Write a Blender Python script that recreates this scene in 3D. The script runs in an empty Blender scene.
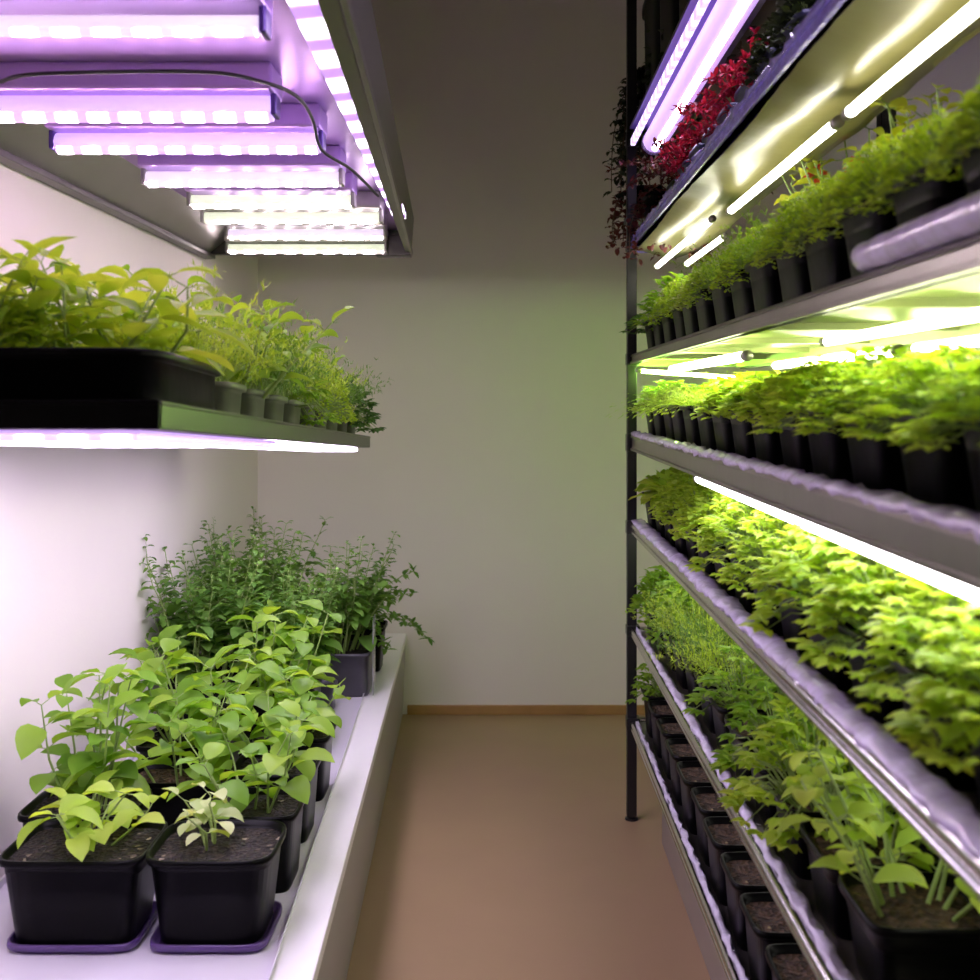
import bpy, math, random
from mathutils import Vector, Matrix
sc = bpy.context.scene
COL = sc.collection
F, VX, VY, EYE = 1150.0, 503.0, 399.0, 1.4
R = math.radians

def P(px, py, D):            # photo pixel at distance D -> point in the room
    return Vector(((px-VX)*D/F, D, EYE-(py-VY)*D/F))
def XP(px, D): return (px-VX)*D/F

# ---------------------------------------------------------------- materials
def new_mat(name):
    m = bpy.data.materials.new(name); m.use_nodes = True
    nt = m.node_tree; b = nt.nodes['Principled BSDF']
    return m, nt, b
def plain(name, col, rough=.5, metal=0., noise=0., nscale=20., bump=0., bscale=80., spec=.5, coat=0., alpha=1., trans=0.):
    m, nt, b = new_mat(name)
    b.inputs['Base Color'].default_value = (*col, 1)
    b.inputs['Roughness'].default_value = rough
    b.inputs['Metallic'].default_value = metal
    b.inputs['Specular IOR Level'].default_value = spec
    b.inputs['Coat Weight'].default_value = coat
    b.inputs['Transmission Weight'].default_value = trans
    b.inputs['Alpha'].default_value = alpha
    tc = nt.nodes.new('ShaderNodeTexCoord')
    if noise:
        n = nt.nodes.new('ShaderNodeTexNoise'); n.inputs['Scale'].default_value = nscale; n.inputs['Detail'].default_value = 4
        nt.links.new(tc.outputs['Object'], n.inputs['Vector'])
        mp = nt.nodes.new('ShaderNodeMapRange'); mp.inputs[3].default_value = 1-noise; mp.inputs[4].default_value = 1+noise
        nt.links.new(n.outputs['Fac'], mp.inputs[0])
        mx = nt.nodes.new('ShaderNodeVectorMath'); mx.operation = 'SCALE'; mx.inputs[0].default_value = col
        nt.links.new(mp.outputs[0], mx.inputs['Scale']); nt.links.new(mx.outputs[0], b.inputs['Base Color'])
    if bump:
        n2 = nt.nodes.new('ShaderNodeTexNoise'); n2.inputs['Scale'].default_value = bscale; n2.inputs['Detail'].default_value = 3
        nt.links.new(tc.outputs['Object'], n2.inputs['Vector'])
        bp = nt.nodes.new('ShaderNodeBump'); bp.inputs['Strength'].default_value = bump; bp.inputs['Distance'].default_value = .01
        nt.links.new(n2.outputs['Fac'], bp.inputs['Height']); nt.links.new(bp.outputs[0], b.inputs['Normal'])
    return m
def glow(name, col, s):
    m, nt, b = new_mat(name)
    b.inputs['Base Color'].default_value = (.8, .8, .8, 1)
    b.inputs['Emission Color'].default_value = (*col, 1); b.inputs['Emission Strength'].default_value = s
    return m
def led(name, colA, colB, s, scale=26., axis='X'):       # diode row seen through a diffuser
    m, nt, b = new_mat(name)
    tc = nt.nodes.new('ShaderNodeTexCoord'); sp = nt.nodes.new('ShaderNodeSeparateXYZ')
    nt.links.new(tc.outputs['Object'], sp.inputs[0])
    mu = nt.nodes.new('ShaderNodeMath'); mu.operation = 'MULTIPLY'; mu.inputs[1].default_value = scale*6.283
    nt.links.new(sp.outputs[axis], mu.inputs[0])
    si = nt.nodes.new('ShaderNodeMath'); si.operation = 'SINE'; nt.links.new(mu.outputs[0], si.inputs[0])
    mr = nt.nodes.new('ShaderNodeMapRange'); mr.inputs[1].default_value = -.6; nt.links.new(si.outputs[0], mr.inputs[0])
    mx = nt.nodes.new('ShaderNodeMix'); mx.data_type = 'RGBA'; nt.links.new(mr.outputs[0], mx.inputs[0])
    mx.inputs[6].default_value = (*colA, 1); mx.inputs[7].default_value = (*colB, 1)
    nt.links.new(mx.outputs[2], b.inputs['Emission Color']); b.inputs['Emission Strength'].default_value = s
    return m
def leaf_mat(name, c1, c2, trans=.4, rough=.5, vein=True):
    m, nt, b = new_mat(name)
    out = nt.nodes['Material Output']
    g = nt.nodes.new('ShaderNodeNewGeometry')
    mx = nt.nodes.new('ShaderNodeMix'); mx.data_type = 'RGBA'
    mx.inputs[6].default_value = (*c1, 1); mx.inputs[7].default_value = (*c2, 1)
    nt.links.new(g.outputs['Random Per Island'], mx.inputs[0])
    nt.links.new(mx.outputs[2], b.inputs['Base Color'])
    b.inputs['Roughness'].default_value = rough; b.inputs['Specular IOR Level'].default_value = .35
    tr = nt.nodes.new('ShaderNodeBsdfTranslucent')
    hs = nt.nodes.new('ShaderNodeMix'); hs.data_type = 'RGBA'; hs.blend_type = 'MULTIPLY'; hs.inputs[0].default_value = 1
    hs.inputs[7].default_value = (1.3, 1.25, .45, 1); nt.links.new(mx.outputs[2], hs.inputs[6])
    nt.links.new(hs.outputs[2], tr.inputs['Color'])
    ms = nt.nodes.new('ShaderNodeMixShader'); ms.inputs[0].default_value = trans
    nt.links.new(b.outputs[0], ms.inputs[1]); nt.links.new(tr.outputs[0], ms.inputs[2]); nt.links.new(ms.outputs[0], out.inputs['Surface'])
    return m

M = {}
M['wall'] = plain('painted plaster wall', (.84, .775, .765), .75, noise=.03, nscale=3, bump=.05, bscale=120)
M['ceil'] = plain('ceiling paint', (.5, .48, .46), .8)
M['floor'] = plain('brown sheet flooring', (.36, .243, .138), .42, noise=.06, nscale=5, bump=.02, bscale=60)
M['wood'] = plain('oak skirting', (.42, .23, .09), .4, noise=.2, nscale=14)
M['bench'] = plain('white laminate', (.9, .88, .9), .28, noise=.02, nscale=8)
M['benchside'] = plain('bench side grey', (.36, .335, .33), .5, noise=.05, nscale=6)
M['traywhite'] = plain('white tray plastic', (.78, .74, .84), .25)
M['black'] = plain('black steel', (.012, .012, .014), .35, noise=.2)
M['pot'] = plain('black plastic pot', (.0022, .0022, .0026), .32, bump=.04, bscale=40, spec=.09)
M['potgrey'] = plain('dark grey plastic pot', (.06, .055, .075), .35)
M['potolive'] = plain('grey green plastic pot', (.12, .13, .09), .4)
M['potblue'] = plain('dark blue plastic pot', (.03, .035, .10), .4)
M['saucer'] = plain('purple plastic saucer', (.10, .05, .2), .3)
M['metal'] = plain('galvanised steel', (.22, .205, .18), .3, metal=.85, noise=.15, nscale=9, bump=.05, bscale=25)
M['chrome'] = plain('bright steel', (.62, .6, .6), .2, metal=1., noise=.1, nscale=30, bump=.08, bscale=30)
M['hoodrail'] = plain('dark olive aluminium', (.16, .15, .12), .35, metal=.7, noise=.1)
M['darkmetal'] = plain('dark grey aluminium', (.10, .095, .09), .35, metal=.8, noise=.1)
M['sheet'] = plain('yellow-green reflective sheet', (.19, .17, .065), .3, metal=.15, noise=.35, nscale=5, bump=.3, bscale=7)
M['sheetB'] = plain('pale green reflective sheet', (.27, .30, .13), .35, metal=.2, noise=.1, nscale=5, bump=.2, bscale=6)
M['film'] = plain('lavender film with light tint', (.74, .65, 1.), .22, noise=.3, nscale=18, bump=.7, bscale=22, coat=.5)  # liners are white film with purple light put into this colour; roll is lavender
M['filmwhite'] = plain('white crinkled film', (.72, .68, .85), .25, noise=.2, nscale=25, bump=.8, bscale=25)
M['filmblue'] = plain('violet blue plastic film', (.34, .27, .85), .25, noise=.3, nscale=18, bump=.7, bscale=22, coat=.5)
M['violet'] = plain('hood metal with violet light tint', (.55, .34, .80), .34, metal=.35, noise=.12, nscale=4, bump=.05, bscale=9)  # purple LED light on the grey hood metal is put into this colour
M['violetdark'] = plain('dark violet hood', (.10, .05, .30), .3, metal=.4)
M['greypanel'] = plain('grey brushed panel', (.42, .40, .38), .35, metal=.6, noise=.1, nscale=5)
M['clear'] = plain('clear acrylic', (.85, .8, .95), .12, trans=.85)
M['card'] = plain('clear label card', (.8, .8, .85), .2, trans=.6)
M['cable'] = plain('black cable', (.01, .01, .012), .5)
def soil_mat(name, a, b_, sp):
    m, nt, b = new_mat(name)
    tc = nt.nodes.new('ShaderNodeTexCoord'); v = nt.nodes.new('ShaderNodeTexVoronoi'); v.inputs['Scale'].default_value = 110
    nt.links.new(tc.outputs['Object'], v.inputs['Vector'])
    cr = nt.nodes.new('ShaderNodeValToRGB'); nt.links.new(v.outputs['Color'], cr.inputs[0])
    cr.color_ramp.elements[0].color = (*a, 1); cr.color_ramp.elements[1].color = (*b_, 1)
    cr.color_ramp.elements[0].position = .3
    e = cr.color_ramp.elements.new(.96); e.color = (*sp, 1); e2 = cr.color_ramp.elements.new(.9); e2.color = (*b_, 1)
    nt.links.new(cr.outputs[0], b.inputs['Base Color']); b.inputs['Roughness'].default_value = .8
    bp = nt.nodes.new('ShaderNodeBump'); bp.inputs['Strength'].default_value = 1.; bp.inputs['Distance'].default_value = .01
    nt.links.new(v.outputs['Distance'], bp.inputs['Height']); nt.links.new(bp.outputs[0], b.inputs['Normal'])
    return m
M['soil'] = soil_mat('potting soil', (.006, .004, .003), (.035, .022, .013), (.45, .38, .26))
M['soilbrown'] = soil_mat('brown potting soil', (.03, .016, .009), (.12, .065, .035), (.5, .45, .2))
# foliage colours
M['lime'] = leaf_mat('bright lime leaves', (.33, .52, .05), (.58, .72, .13), .48)
M['green'] = leaf_mat('fresh green leaves', (.17, .36, .035), (.36, .55, .07), .45)
M['mid'] = leaf_mat('mid green leaves', (.09, .22, .035), (.20, .38, .07), .35)
M['deep'] = leaf_mat('deep green leaves', (.05, .14, .03), (.11, .25, .05), .3)
M['yellow'] = leaf_mat('yellow-green leaves', (.50, .58, .05), (.72, .74, .12))
M['pale'] = leaf_mat('pale green leaves', (.42, .55, .20), (.68, .74, .38))
M['red'] = leaf_mat('crimson leaves', (.20, .006, .03), (.45, .02, .08), .3)
M['maroon'] = leaf_mat('dark red leaves', (.07, .012, .015), (.16, .03, .03), .2)
M['night'] = leaf_mat('dark ivy leaves', (.012, .02, .01), (.035, .05, .02), .2)
M['petal'] = leaf_mat('red petals', (.75, .02, .02), (.9, .08, .04), .3)
M['stem'] = plain('pale green stem', (.30, .42, .12), .5)
M['stemdark'] = plain('brown stem', (.10, .06, .03), .6)
# lamps
M['tube'] = glow('white tube', (1, .96, .80), 9)
M['tubeF'] = glow('added green glow tube', (.48, 1, .12), 150)
M['tubeB'] = glow('green-tinted white tube', (.96, 1, .62), 19)
M['tubeC'] = glow('cool white tube', (1, .95, 1), 12)
M['tubeD'] = glow('soft white tube', (1, 1, .80), 8)
M['tubeE'] = glow('dim white tube', (1, .98, .88), 4)
M['tubeG'] = led('violet-white tube', (.4, .25, .8), (.85, .7, 1), 1.3, 14, 'Y')
M['haze'] = glow('glowing lavender diffuser', (.66, .40, 1), .62)
M['haze_warm'] = glow('glowing pale diffuser', (.86, .70, .95), .6)
M['haze_green'] = glow('glowing greenish diffuser', (.84, .88, .66), .6)
M['core'] = glow('bright tube core', (.85, .72, 1), 12)
M['bar_violet'] = led('violet-white LED strip', (.008, .004, .010), (1, .66, .95), 66, 17)
M['bar_mix'] = led('warm violet LED strip', (.009, .007, .010), (1, .74, .95), 60, 17)
M['bar_green'] = led('greenish white LED strip', (.011, .010, .009), (1, .82, .90), 60, 14)
M['side_led'] = led('side LED strip', (.09, .04, .16), (1, .86, 1), 4.5, 6.5, 'Y')
M['under_led'] = led('violet-white under-shelf LED', (.05, .026, .08), (.88, .74, 1), 11, 17, 'X')
M['under_led2'] = glow('white under-shelf LED', (.86, .70, 1), 11)

# ---------------------------------------------------------------- mesh tools
class MB:
    def __init__(s): s.v = []; s.f = []
    def add(s, vs, fs):
        b = len(s.v); s.v += [tuple(x) for x in vs]; s.f += [tuple(i+b for i in f) for f in fs]
    def box(s, x0, x1, y0, y1, z0, z1):
        s.add([(x0,y0,z0),(x1,y0,z0),(x1,y1,z0),(x0,y1,z0),(x0,y0,z1),(x1,y0,z1),(x1,y1,z1),(x0,y1,z1)],
              [(0,3,2,1),(4,5,6,7),(0,1,5,4),(1,2,6,5),(2,3,7,6),(3,0,4,7)])
    def hexa(s, near, far):   # two quads of four points (same order)
        s.add(list(near)+list(far), [(0,1,2,3),(7,6,5,4),(0,4,5,1),(1,5,6,2),(2,6,7,3),(3,7,4,0)])
    def tube(s, pts, r, n=8, caps=True):
        pts = [Vector(p) for p in pts]; b = len(s.v); N = len(pts)
        rr = r if isinstance(r, (list, tuple)) else [r]*N
        for i, p in enumerate(pts):
            d = (pts[min(i+1, N-1)]-pts[max(i-1, 0)]).normalized()
            a = d.cross(Vector((0,0,1)))
            if a.length < .05: a = d.cross(Vector((1,0,0)))
            a.normalize(); c = d.cross(a)
            for k in range(n):
                t = 2*math.pi*k/n
                s.v.append(tuple(p+(a*math.cos(t)+c*math.sin(t))*rr[i]))
        for i in range(N-1):
            for k in range(n):
                k2 = (k+1) % n
                s.f.append((b+i*n+k, b+i*n+k2, b+(i+1)*n+k2, b+(i+1)*n+k))
        if caps:
            s.f.append(tuple(b+k for k in range(n))[::-1]); s.f.append(tuple(b+(N-1)*n+k for k in range(n)))
    def prism(s, prof, y0, y1, n=1, wob=None):   # profile of (x,z) extruded along y
        b = len(s.v); k = len(prof)
        for i in range(n+1):
            y = y0+(y1-y0)*i/n
            for j, (x, z) in enumerate(prof):
                dx, dz = wob(i, j, y) if wob else (0, 0)
                s.v.append((x+dx, y, z+dz))
        for i in range(n):
            for j in range(k):
                j2 = (j+1) % k
                s.f.append((b+i*k+j, b+i*k+j2, b+(i+1)*k+j2, b+(i+1)*k+j))
        s.f.append(tuple(b+j for j in range(k))[::-1]); s.f.append(tuple(b+n*k+j for j in range(k)))
    def mesh(s, name, mat, smooth=False):
        me = bpy.data.meshes.new(name); me.from_pydata(s.v, [], s.f); me.update()
        me.materials.append(mat)
        if smooth: me.polygons.foreach_set('use_smooth', [True]*len(me.polygons))
        return me
def link(name, me, parent=None, loc=None, bevel=0):
    o = bpy.data.objects.new(name, me); COL.objects.link(o)
    if parent: o.parent = parent
    if loc is not None: o.location = loc
    if bevel:
        md = o.modifiers.new('bevel', 'BEVEL'); md.width = bevel; md.segments = 2; md.limit_method = 'ANGLE'
    return o
def build(mb, name, mat, parent=None, smooth=False, loc=None, bevel=0):
    return link(name, mb.mesh(name, mat, smooth), parent, loc, bevel)
def empty(name, loc=(0,0,0), rot=(0,0,0)):
    o = bpy.data.objects.new(name, None); COL.objects.link(o); o.location = loc; o.rotation_euler = rot
    o.empty_display_size = .05
    return o
def tag(o, label, cat, group=None):
    o['label'] = label; o['category'] = cat
    if group: o['group'] = group
    return o
def struct(mb, name, mat, bevel=0):
    o = build(mb, name, mat, bevel=bevel); o['kind'] = 'structure'; return o

# ---------------------------------------------------------------- the room
XL, XR, YB, YF, ZC = -1.09, 1.08, 5.11, -1.2, 3.32
m = MB(); m.box(XL-.1, XR+.1, YF-.1, YB+.1, -.1, 0); struct(m, 'floor', M['floor'])
m = MB(); m.box(XL-.1, XR+.1, YF-.1, YB+.1, ZC, ZC+.1); struct(m, 'ceiling', M['ceil'])
m = MB(); m.box(XL-.1, XL, YF-.1, YB+.1, 0, ZC); struct(m, 'wall_left', M['wall'])
m = MB(); m.box(XR, XR+.1, YF-.1, YB+.1, 0, ZC); struct(m, 'wall_right', M['wall'])
m = MB(); m.box(XL, XR, YB, YB+.1, 0, ZC); struct(m, 'wall_back', M['wall'])
m = MB(); m.box(XL, XR, YF-.1, YF, 0, ZC); struct(m, 'wall_front', M['wall'])
m = MB(); m.box(-.425, XR, YB-.014, YB, 0, .042); struct(m, 'baseboard_back', M['wood'], .003)
m = MB(); m.box(XR-.014, XR, YF, YB-.014, 0, .042); struct(m, 'baseboard_right', M['wood'], .003)

# ---------------------------------------------------------------- foliage
def frame(d, up=Vector((0,0,1))):
    d = d.normalized(); s = d.cross(up)
    if s.length < .05: s = d.cross(Vector((1,0,.1)))
    s.normalize(); return d, s, s.cross(d)
OV = [.06, .78, 1., .72, .0]
NARR = [.3, 1., .8, .0]
ROUND = [.35, 1., .95, .0]
def leaf(mb, p, d, L, W, droop=.5, fold=.25, prof=OV, ruffle=0., rng=random, twist=0.):
    d, s, u = frame(d)
    if twist:
        q = Matrix.Rotation(twist, 3, d); s = q @ s; u = q @ u
    n = len(prof)-1; b = len(mb.v); pos = Vector(p); ang = 0.
    cur = d.copy()
    for i, w in enumerate(prof):
        if i:
            cur = (cur - Vector((0,0,1))*droop/n).normalized()
            pos = pos+cur*(L/n)
        uu = s.cross(cur).normalized()
        if i == n:
            mb.v.append(tuple(pos)); break
        ww = W*.5*w
        r1 = rng.uniform(-ruffle, ruffle)*W; r2 = rng.uniform(-ruffle, ruffle)*W
        mb.v.append(tuple(pos-s*ww+uu*(ww*fold*2+r1))); mb.v.append(tuple(pos)); mb.v.append(tuple(pos+s*ww+uu*(ww*fold*2+r2)))
    for i in range(n-1):
        a = b+i*3; c = a+3
        mb.f.append((a, a+1, c+1, c)); mb.f.append((a+1, a+2, c+2, c+1))
    a = b+(n-1)*3; t = b+n*3
    mb.f.append((a, a+1, t)); mb.f.append((a+1, a+2, t))
def strip(mb, pts, w, side):
    b = len(mb.v); n = len(pts)
    for i, p in enumerate(pts):
        k = w*(1-.85*i/(n-1))*.5
        mb.v.append(tuple(p-side*k)); mb.v.append(tuple(p+side*k))
    for i in range(n-1):
        a = b+i*2; mb.f.append((a, a+1, a+3, a+2))
def rdir(rng, el0, el1):
    a = rng.uniform(0, 2*math.pi); e = R(rng.uniform(el0, el1))
    return Vector((math.cos(a)*math.cos(e), math.sin(a)*math.cos(e), math.sin(e)))

def fol_cress(seed, r=.10, h=.11, n=420, L=.021, W=.015, base=.065):
    rng = random.Random(seed); mb = MB(); st = MB()
    for i in range(n):
        a = rng.uniform(0, 6.283); q = math.sqrt(rng.random()); th = q
        z = h*(1-.95*th**3)*rng.uniform(.55, 1.08)-.02*th**4
        tip = Vector((math.cos(a)*q*r*1.05, math.sin(a)*q*r*1.05, z))
        root = Vector((math.cos(a)*q*base, math.sin(a)*q*base, 0))
        if i % 3 == 0: st.tube([root, root.lerp(tip, .5)+Vector((0,0,.01)), tip], [.0012, .001, .0007], 3, False)
        for k in range(2):
            d = rdir(rng, -10, 55)
            leaf(mb, tip, d, L*rng.uniform(.7, 1.25), W*rng.uniform(.7, 1.2), .6, .2, ROUND, 0, rng)
    return mb, st
def fol_lobed(seed, r=.12, h=.13, n=110, S=.03, base=.06):
    rng = random.Random(seed); mb = MB(); st = MB()
    for i in range(n):
        a = rng.uniform(0, 6.283); q = math.sqrt(rng.random())
        z = h*(1-.95*q**3)*rng.uniform(.5, 1.1)-.03*q**4
        tip = Vector((math.cos(a)*q*r, math.sin(a)*q*r, z)); root = Vector((math.cos(a)*q*base, math.sin(a)*q*base, 0))
        st.tube([root, root.lerp(tip, .55)+Vector((0,0,.015)), tip], [.0016, .0013, .0009], 3, False)
        out = Vector((math.cos(a)*(q+.1), math.sin(a)*(q+.1), rng.uniform(-.1, .6))).normalized()
        d, s, u = frame(out); sz = S*rng.uniform(.65, 1.25)
        for k, (an, l) in enumerate([(0, 1.), (.75, .85), (-.75, .85), (1.6, .6), (-1.6, .6)]):
            dd = d*math.cos(an)+s*math.sin(an)
            leaf(mb, tip, dd, sz*l, sz*.62*l, .45, .22, [.25, 1., .75, .0], .05, rng)
    return mb, st
def fol_feather(seed, r=.10, h=.12, n=95, base=.05, fine=.0022, droop=.7):
    rng = random.Random(seed); mb = MB(); st = MB()
    for i in range(n):
        a = rng.uniform(0, 6.283); q = math.sqrt(rng.random())
        root = Vector((math.cos(a)*q*base, math.sin(a)*q*base, 0))
        d = Vector((math.cos(a)*q*r/h, math.sin(a)*q*r/h, 1)).normalized()
        L = h*rng.uniform(.65, 1.2); pts = [root]; cur = d
        for k in range(6):
            cur = (cur+Vector((math.cos(a), math.sin(a), -droop))*.11*q).normalized()
            pts.append(pts[-1]+cur*L/6)
        sd = frame(d)[1]; strip(st, pts, .0024, sd)
        for k in range(2, 7):
            for sgn in (-1, 1, 0):
                dd = (sd*sgn*rng.uniform(.6, 1.1)+cur*rng.uniform(.3, .9)+Vector((0, 0, rng.uniform(-.4, .5)))+rdir(rng, -40, 60)*.4).normalized()
                l = h*rng.uniform(.12, .26)*(1.15-k*.1)
                p0 = pts[k]; p1 = p0+dd*l*.5; p2 = p0+dd*l+Vector((0, 0, -l*.15))
                s2 = frame(dd)[1]
                strip(mb, [p0, p1, p2], fine, s2)
                for j in range(2):
                    e = (dd+rdir(rng, -60, 60)*.9).normalized(); q0 = p0.lerp(p2, rng.uniform(.3, .9))
                    strip(mb, [q0, q0+e*l*.3, q0+e*l*.5], fine, frame(e)[1])
    return mb, st
def fol_grass(seed, r=.13, h=.12, n=260, base=.055):
    rng = random.Random(seed); mb = MB(); st = MB()
    for i in range(n):
        a = rng.uniform(0, 6.283); q = math.sqrt(rng.random())
        root = Vector((math.cos(a)*q*base, math.sin(a)*q*base, 0))
        cur = Vector((math.cos(a)*.5*q, math.sin(a)*.5*q, 1)).normalized(); pts = [root]; L = h*rng.uniform(.9, 1.8)
        for k in range(7):
            cur = (cur+Vector((math.cos(a)*.22, math.sin(a)*.22, -.30*q-.04))).normalized()
            pts.append(pts[-1]+cur*L/7)
        strip(mb, pts, .0028, frame(cur)[1])
        if rng.random() < .6:
            leaf(mb, pts[-1], cur, .014, .007, .3, .1, NARR, 0, rng)
    st.tube([(0,0,0), (0,0,.03), (0.005,0,.06)], .001, 3)
    return mb, st
def fol_lettuce(seed, r=.12, h=.12, n=34):
    rng = random.Random(seed); mb = MB(); st = MB()
    for i in range(n):
        a = i*2.4+rng.uniform(-.3, .3); e = rng.uniform(.15, 1.3)
        d = Vector((math.cos(a)*math.cos(e), math.sin(a)*math.cos(e), math.sin(e)))
        L = (r*(1-e/2)+h*.6*e/1.3)*rng.uniform(.8, 1.1)
        leaf(mb, Vector((math.cos(a)*.012, math.sin(a)*.012, .01)), d, L, L*.62, .75, .2, [.2, .5, .8, 1., .9, .5, .0], .13, rng)
    st.tube([(0,0,0), (0,0,.02), (0,0,.03)], .006, 5)
    return mb, st
def fol_broad(seed, h=.3, r=.1, stems=6, L=.075, W=.052, nodes=5, base=.05, lean=(0,0), mess=1., top_only=False):
    rng = random.Random(seed); mb = MB(); st = MB()
    for i in range(stems):
        a = rng.uniform(0, 6.283); q = math.sqrt(rng.random())
        root = Vector((math.cos(a)*q*base, math.sin(a)*q*base, 0)); hh = h*rng.uniform(.65, 1.08)
        top = root+Vector((math.cos(a)*r*q+lean[0]*hh, math.sin(a)*r*q+lean[1]*hh, hh))
        mid = root.lerp(top, .5)+Vector((rng.uniform(-.02, .02), rng.uniform(-.02, .02), 0))*mess
        pts = [root, root.lerp(mid, .5), mid, mid.lerp(top, .5), top]
        st.tube(pts, [.0032, .003, .0026, .002, .0014], 5, False)
        ph = rng.uniform(0, 3.14)
        for k in range(nodes):
            t = (k+1)/nodes
            if top_only and t < .5: continue
            tt = t*4; j = min(int(tt), 3); p = pts[j].lerp(pts[j+1], tt-j)
            for sgn in (0, math.pi):
                b = ph+sgn+k*1.57+rng.uniform(-.5, .5)*mess; e = rng.uniform(-.1, .75)
                d = Vector((math.cos(b)*math.cos(e), math.sin(b)*math.cos(e), math.sin(e)))
                pet = p+d*rng.uniform(.008, .025); st.tube([p, p.lerp(pet, .5), pet], .0011, 3, False)
                s = rng.uniform(.6, 1.15)*(1.1-.35*t)
                leaf(mb, pet, d, L*s, W*s, rng.uniform(.4, 1.2), .18, [.12, .72, .98, 1., .84, .5, .0], .03, rng, rng.uniform(-.35, .35))
    return mb, st
def fol_herb(seed, h=.38, r=.12, stems=9, base=.06, L=.052, W=.032):
    rng = random.Random(seed); mb = MB(); st = MB()
    for i in range(stems):
        a = rng.uniform(0, 6.283); q = math.sqrt(rng.random())
        root = Vector((math.cos(a)*q*base, math.sin(a)*q*base, 0)); hh = h*rng.uniform(.6, 1.1)
        top = root+Vector((math.cos(a)*r*q, math.sin(a)*r*q, hh)); pts = [root.lerp(top, t/6)+Vector((rng.uniform(-.006, .006), rng.uniform(-.006, .006), 0)) for t in range(7)]
        st.tube(pts, [.003-.0003*t for t in range(7)], 4, False)
        N = 11
        for k in range(N):
            t = .25+.75*(k+1)/N; tt = t*6; j = min(int(tt), 5); p = pts[j].lerp(pts[j+1], tt-j)
            for g in range(3):
                b = rng.uniform(0, 6.283); e = rng.uniform(-.1, .8)
                d = Vector((math.cos(b)*math.cos(e), math.sin(b)*math.cos(e), math.sin(e)))
                s = rng.uniform(.6, 1.1)*(1.75-1.25*t)
                pe = p+d*.02*s; st.tube([p, p.lerp(pe, .5), pe], .0009, 3, False)
                leaf(mb, pe, d, L*s, W*s, rng.uniform(.3, 1.1), .2, OV, .04, rng)
    return mb, st
def fol_amaranth(seed, h=.2, r=.12, n=26, W=.010, L=.03):
    rng = random.Random(seed); mb = MB(); st = MB()
    for i in range(n):
        a = rng.uniform(0, 6.283); q = math.sqrt(rng.random()); cur = Vector((math.cos(a)*q, math.sin(a)*q, 1.3)).normalized()
        pts = [Vector((math.cos(a)*q*.03, math.sin(a)*q*.03, 0))]; LL = h*rng.uniform(.8, 1.4)
        for k in range(8):
            cur = (cur+Vector((math.cos(a)*.1, math.sin(a)*.1, -.24*q))).normalized(); pts.append(pts[-1]+cur*LL/8)
        st.tube(pts, .0015, 3, False)
        for k in range(2, 9):
            for g in range(6): leaf(mb, pts[k], rdir(rng, -40, 70), L*rng.uniform(.5, 1.1), W, .4, .2, NARR, .05, rng)
    return mb, st
def fol_trail(seed, drop=.5, r=.08, n=16, S=.03, up=.06):
    rng = random.Random(seed); mb = MB(); st = MB()
    for i in range(n):
        a = rng.uniform(0, 6.283); p = Vector((0, 0, 0)); cur = Vector((math.cos(a), math.sin(a), 1.)).normalized(); pts = [p]; LL = drop*rng.uniform(.4, 1.1)+.1
        for k in range(12):
            cur = (cur+Vector((rng.uniform(-.2, .2), rng.uniform(-.2, .2), -.42))).normalized()
            if k < 3: cur = (cur+Vector((math.cos(a), math.sin(a), .2))*.5).normalized()
            pts.append(pts[-1]+cur*LL/12)
        sc_ = r*1.6/max(.001, max(math.hypot(q.x, q.y) for q in pts))
        if sc_ < 1: pts = [Vector((q.x*sc_, q.y*sc_, q.z)) for q in pts]
        st.tube(pts, .0018, 3, False)
        for k in range(1, 13):
            for g in range(4): leaf(mb, pts[k]+rdir(rng, -60, 60)*.012, rdir(rng, -60, 40), S*rng.uniform(.6, 1.1), S*.8*rng.uniform(.6, 1.1), .6, .2, ROUND, .05, rng)
    return mb, st

def flat(st, mb, n=None):   # bake (leaves, stems) to meshes
    return st, mb
LIB = {}
def kind(key, fn, nvar, leafmat, stemmat='stem', **kw):
    L = []
    for i in range(nvar):
        mb, st = fn(hash_seed(key)+i*17, **kw)
        L.append((mb.mesh(key+' leaves', M[leafmat], True), st.mesh(key+' stems', M[stemmat], True)))
    LIB[key] = L
def hash_seed(s): return sum(ord(c)*(i+1) for i, c in enumerate(s))
kind('cress', fol_cress, 4, 'lime')
kind('cress_pale', fol_cress, 2, 'pale', L=.02, W=.014)
kind('cress_green', fol_cress, 3, 'green')
kind('coriander', fol_lobed, 4, 'lime', S=.026, n=230, r=.125)
kind('coriander_big', fol_lobed, 3, 'lime', S=.032, n=210, r=.135, h=.14)
kind('parsley', fol_lobed, 3, 'green', S=.028, n=130)
kind('parsley_dark', fol_lobed, 2, 'deep', S=.026, n=140, r=.13, h=.10)
kind('chamomile', fol_feather, 4, 'green', r=.11, h=.12)
kind('dill', fol_feather, 3, 'lime', r=.12, h=.13)
kind('mustard', fol_feather, 3, 'mid', r=.12, h=.14)
kind('moss', fol_cress, 3, 'lime', L=.010, W=.006, n=1300, r=.115, h=.115)
kind('grass', fol_grass, 3, 'lime')
kind('lettuce', fol_lettuce, 3, 'lime')
kind('bigseed', fol_broad, 3, 'lime', h=.17, r=.1, stems=9, L=.05, W=.032, nodes=4)
kind('violet_flower', fol_broad, 2, 'yellow', h=.25, r=.09, stems=16, L=.05, W=.034, nodes=5)

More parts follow.
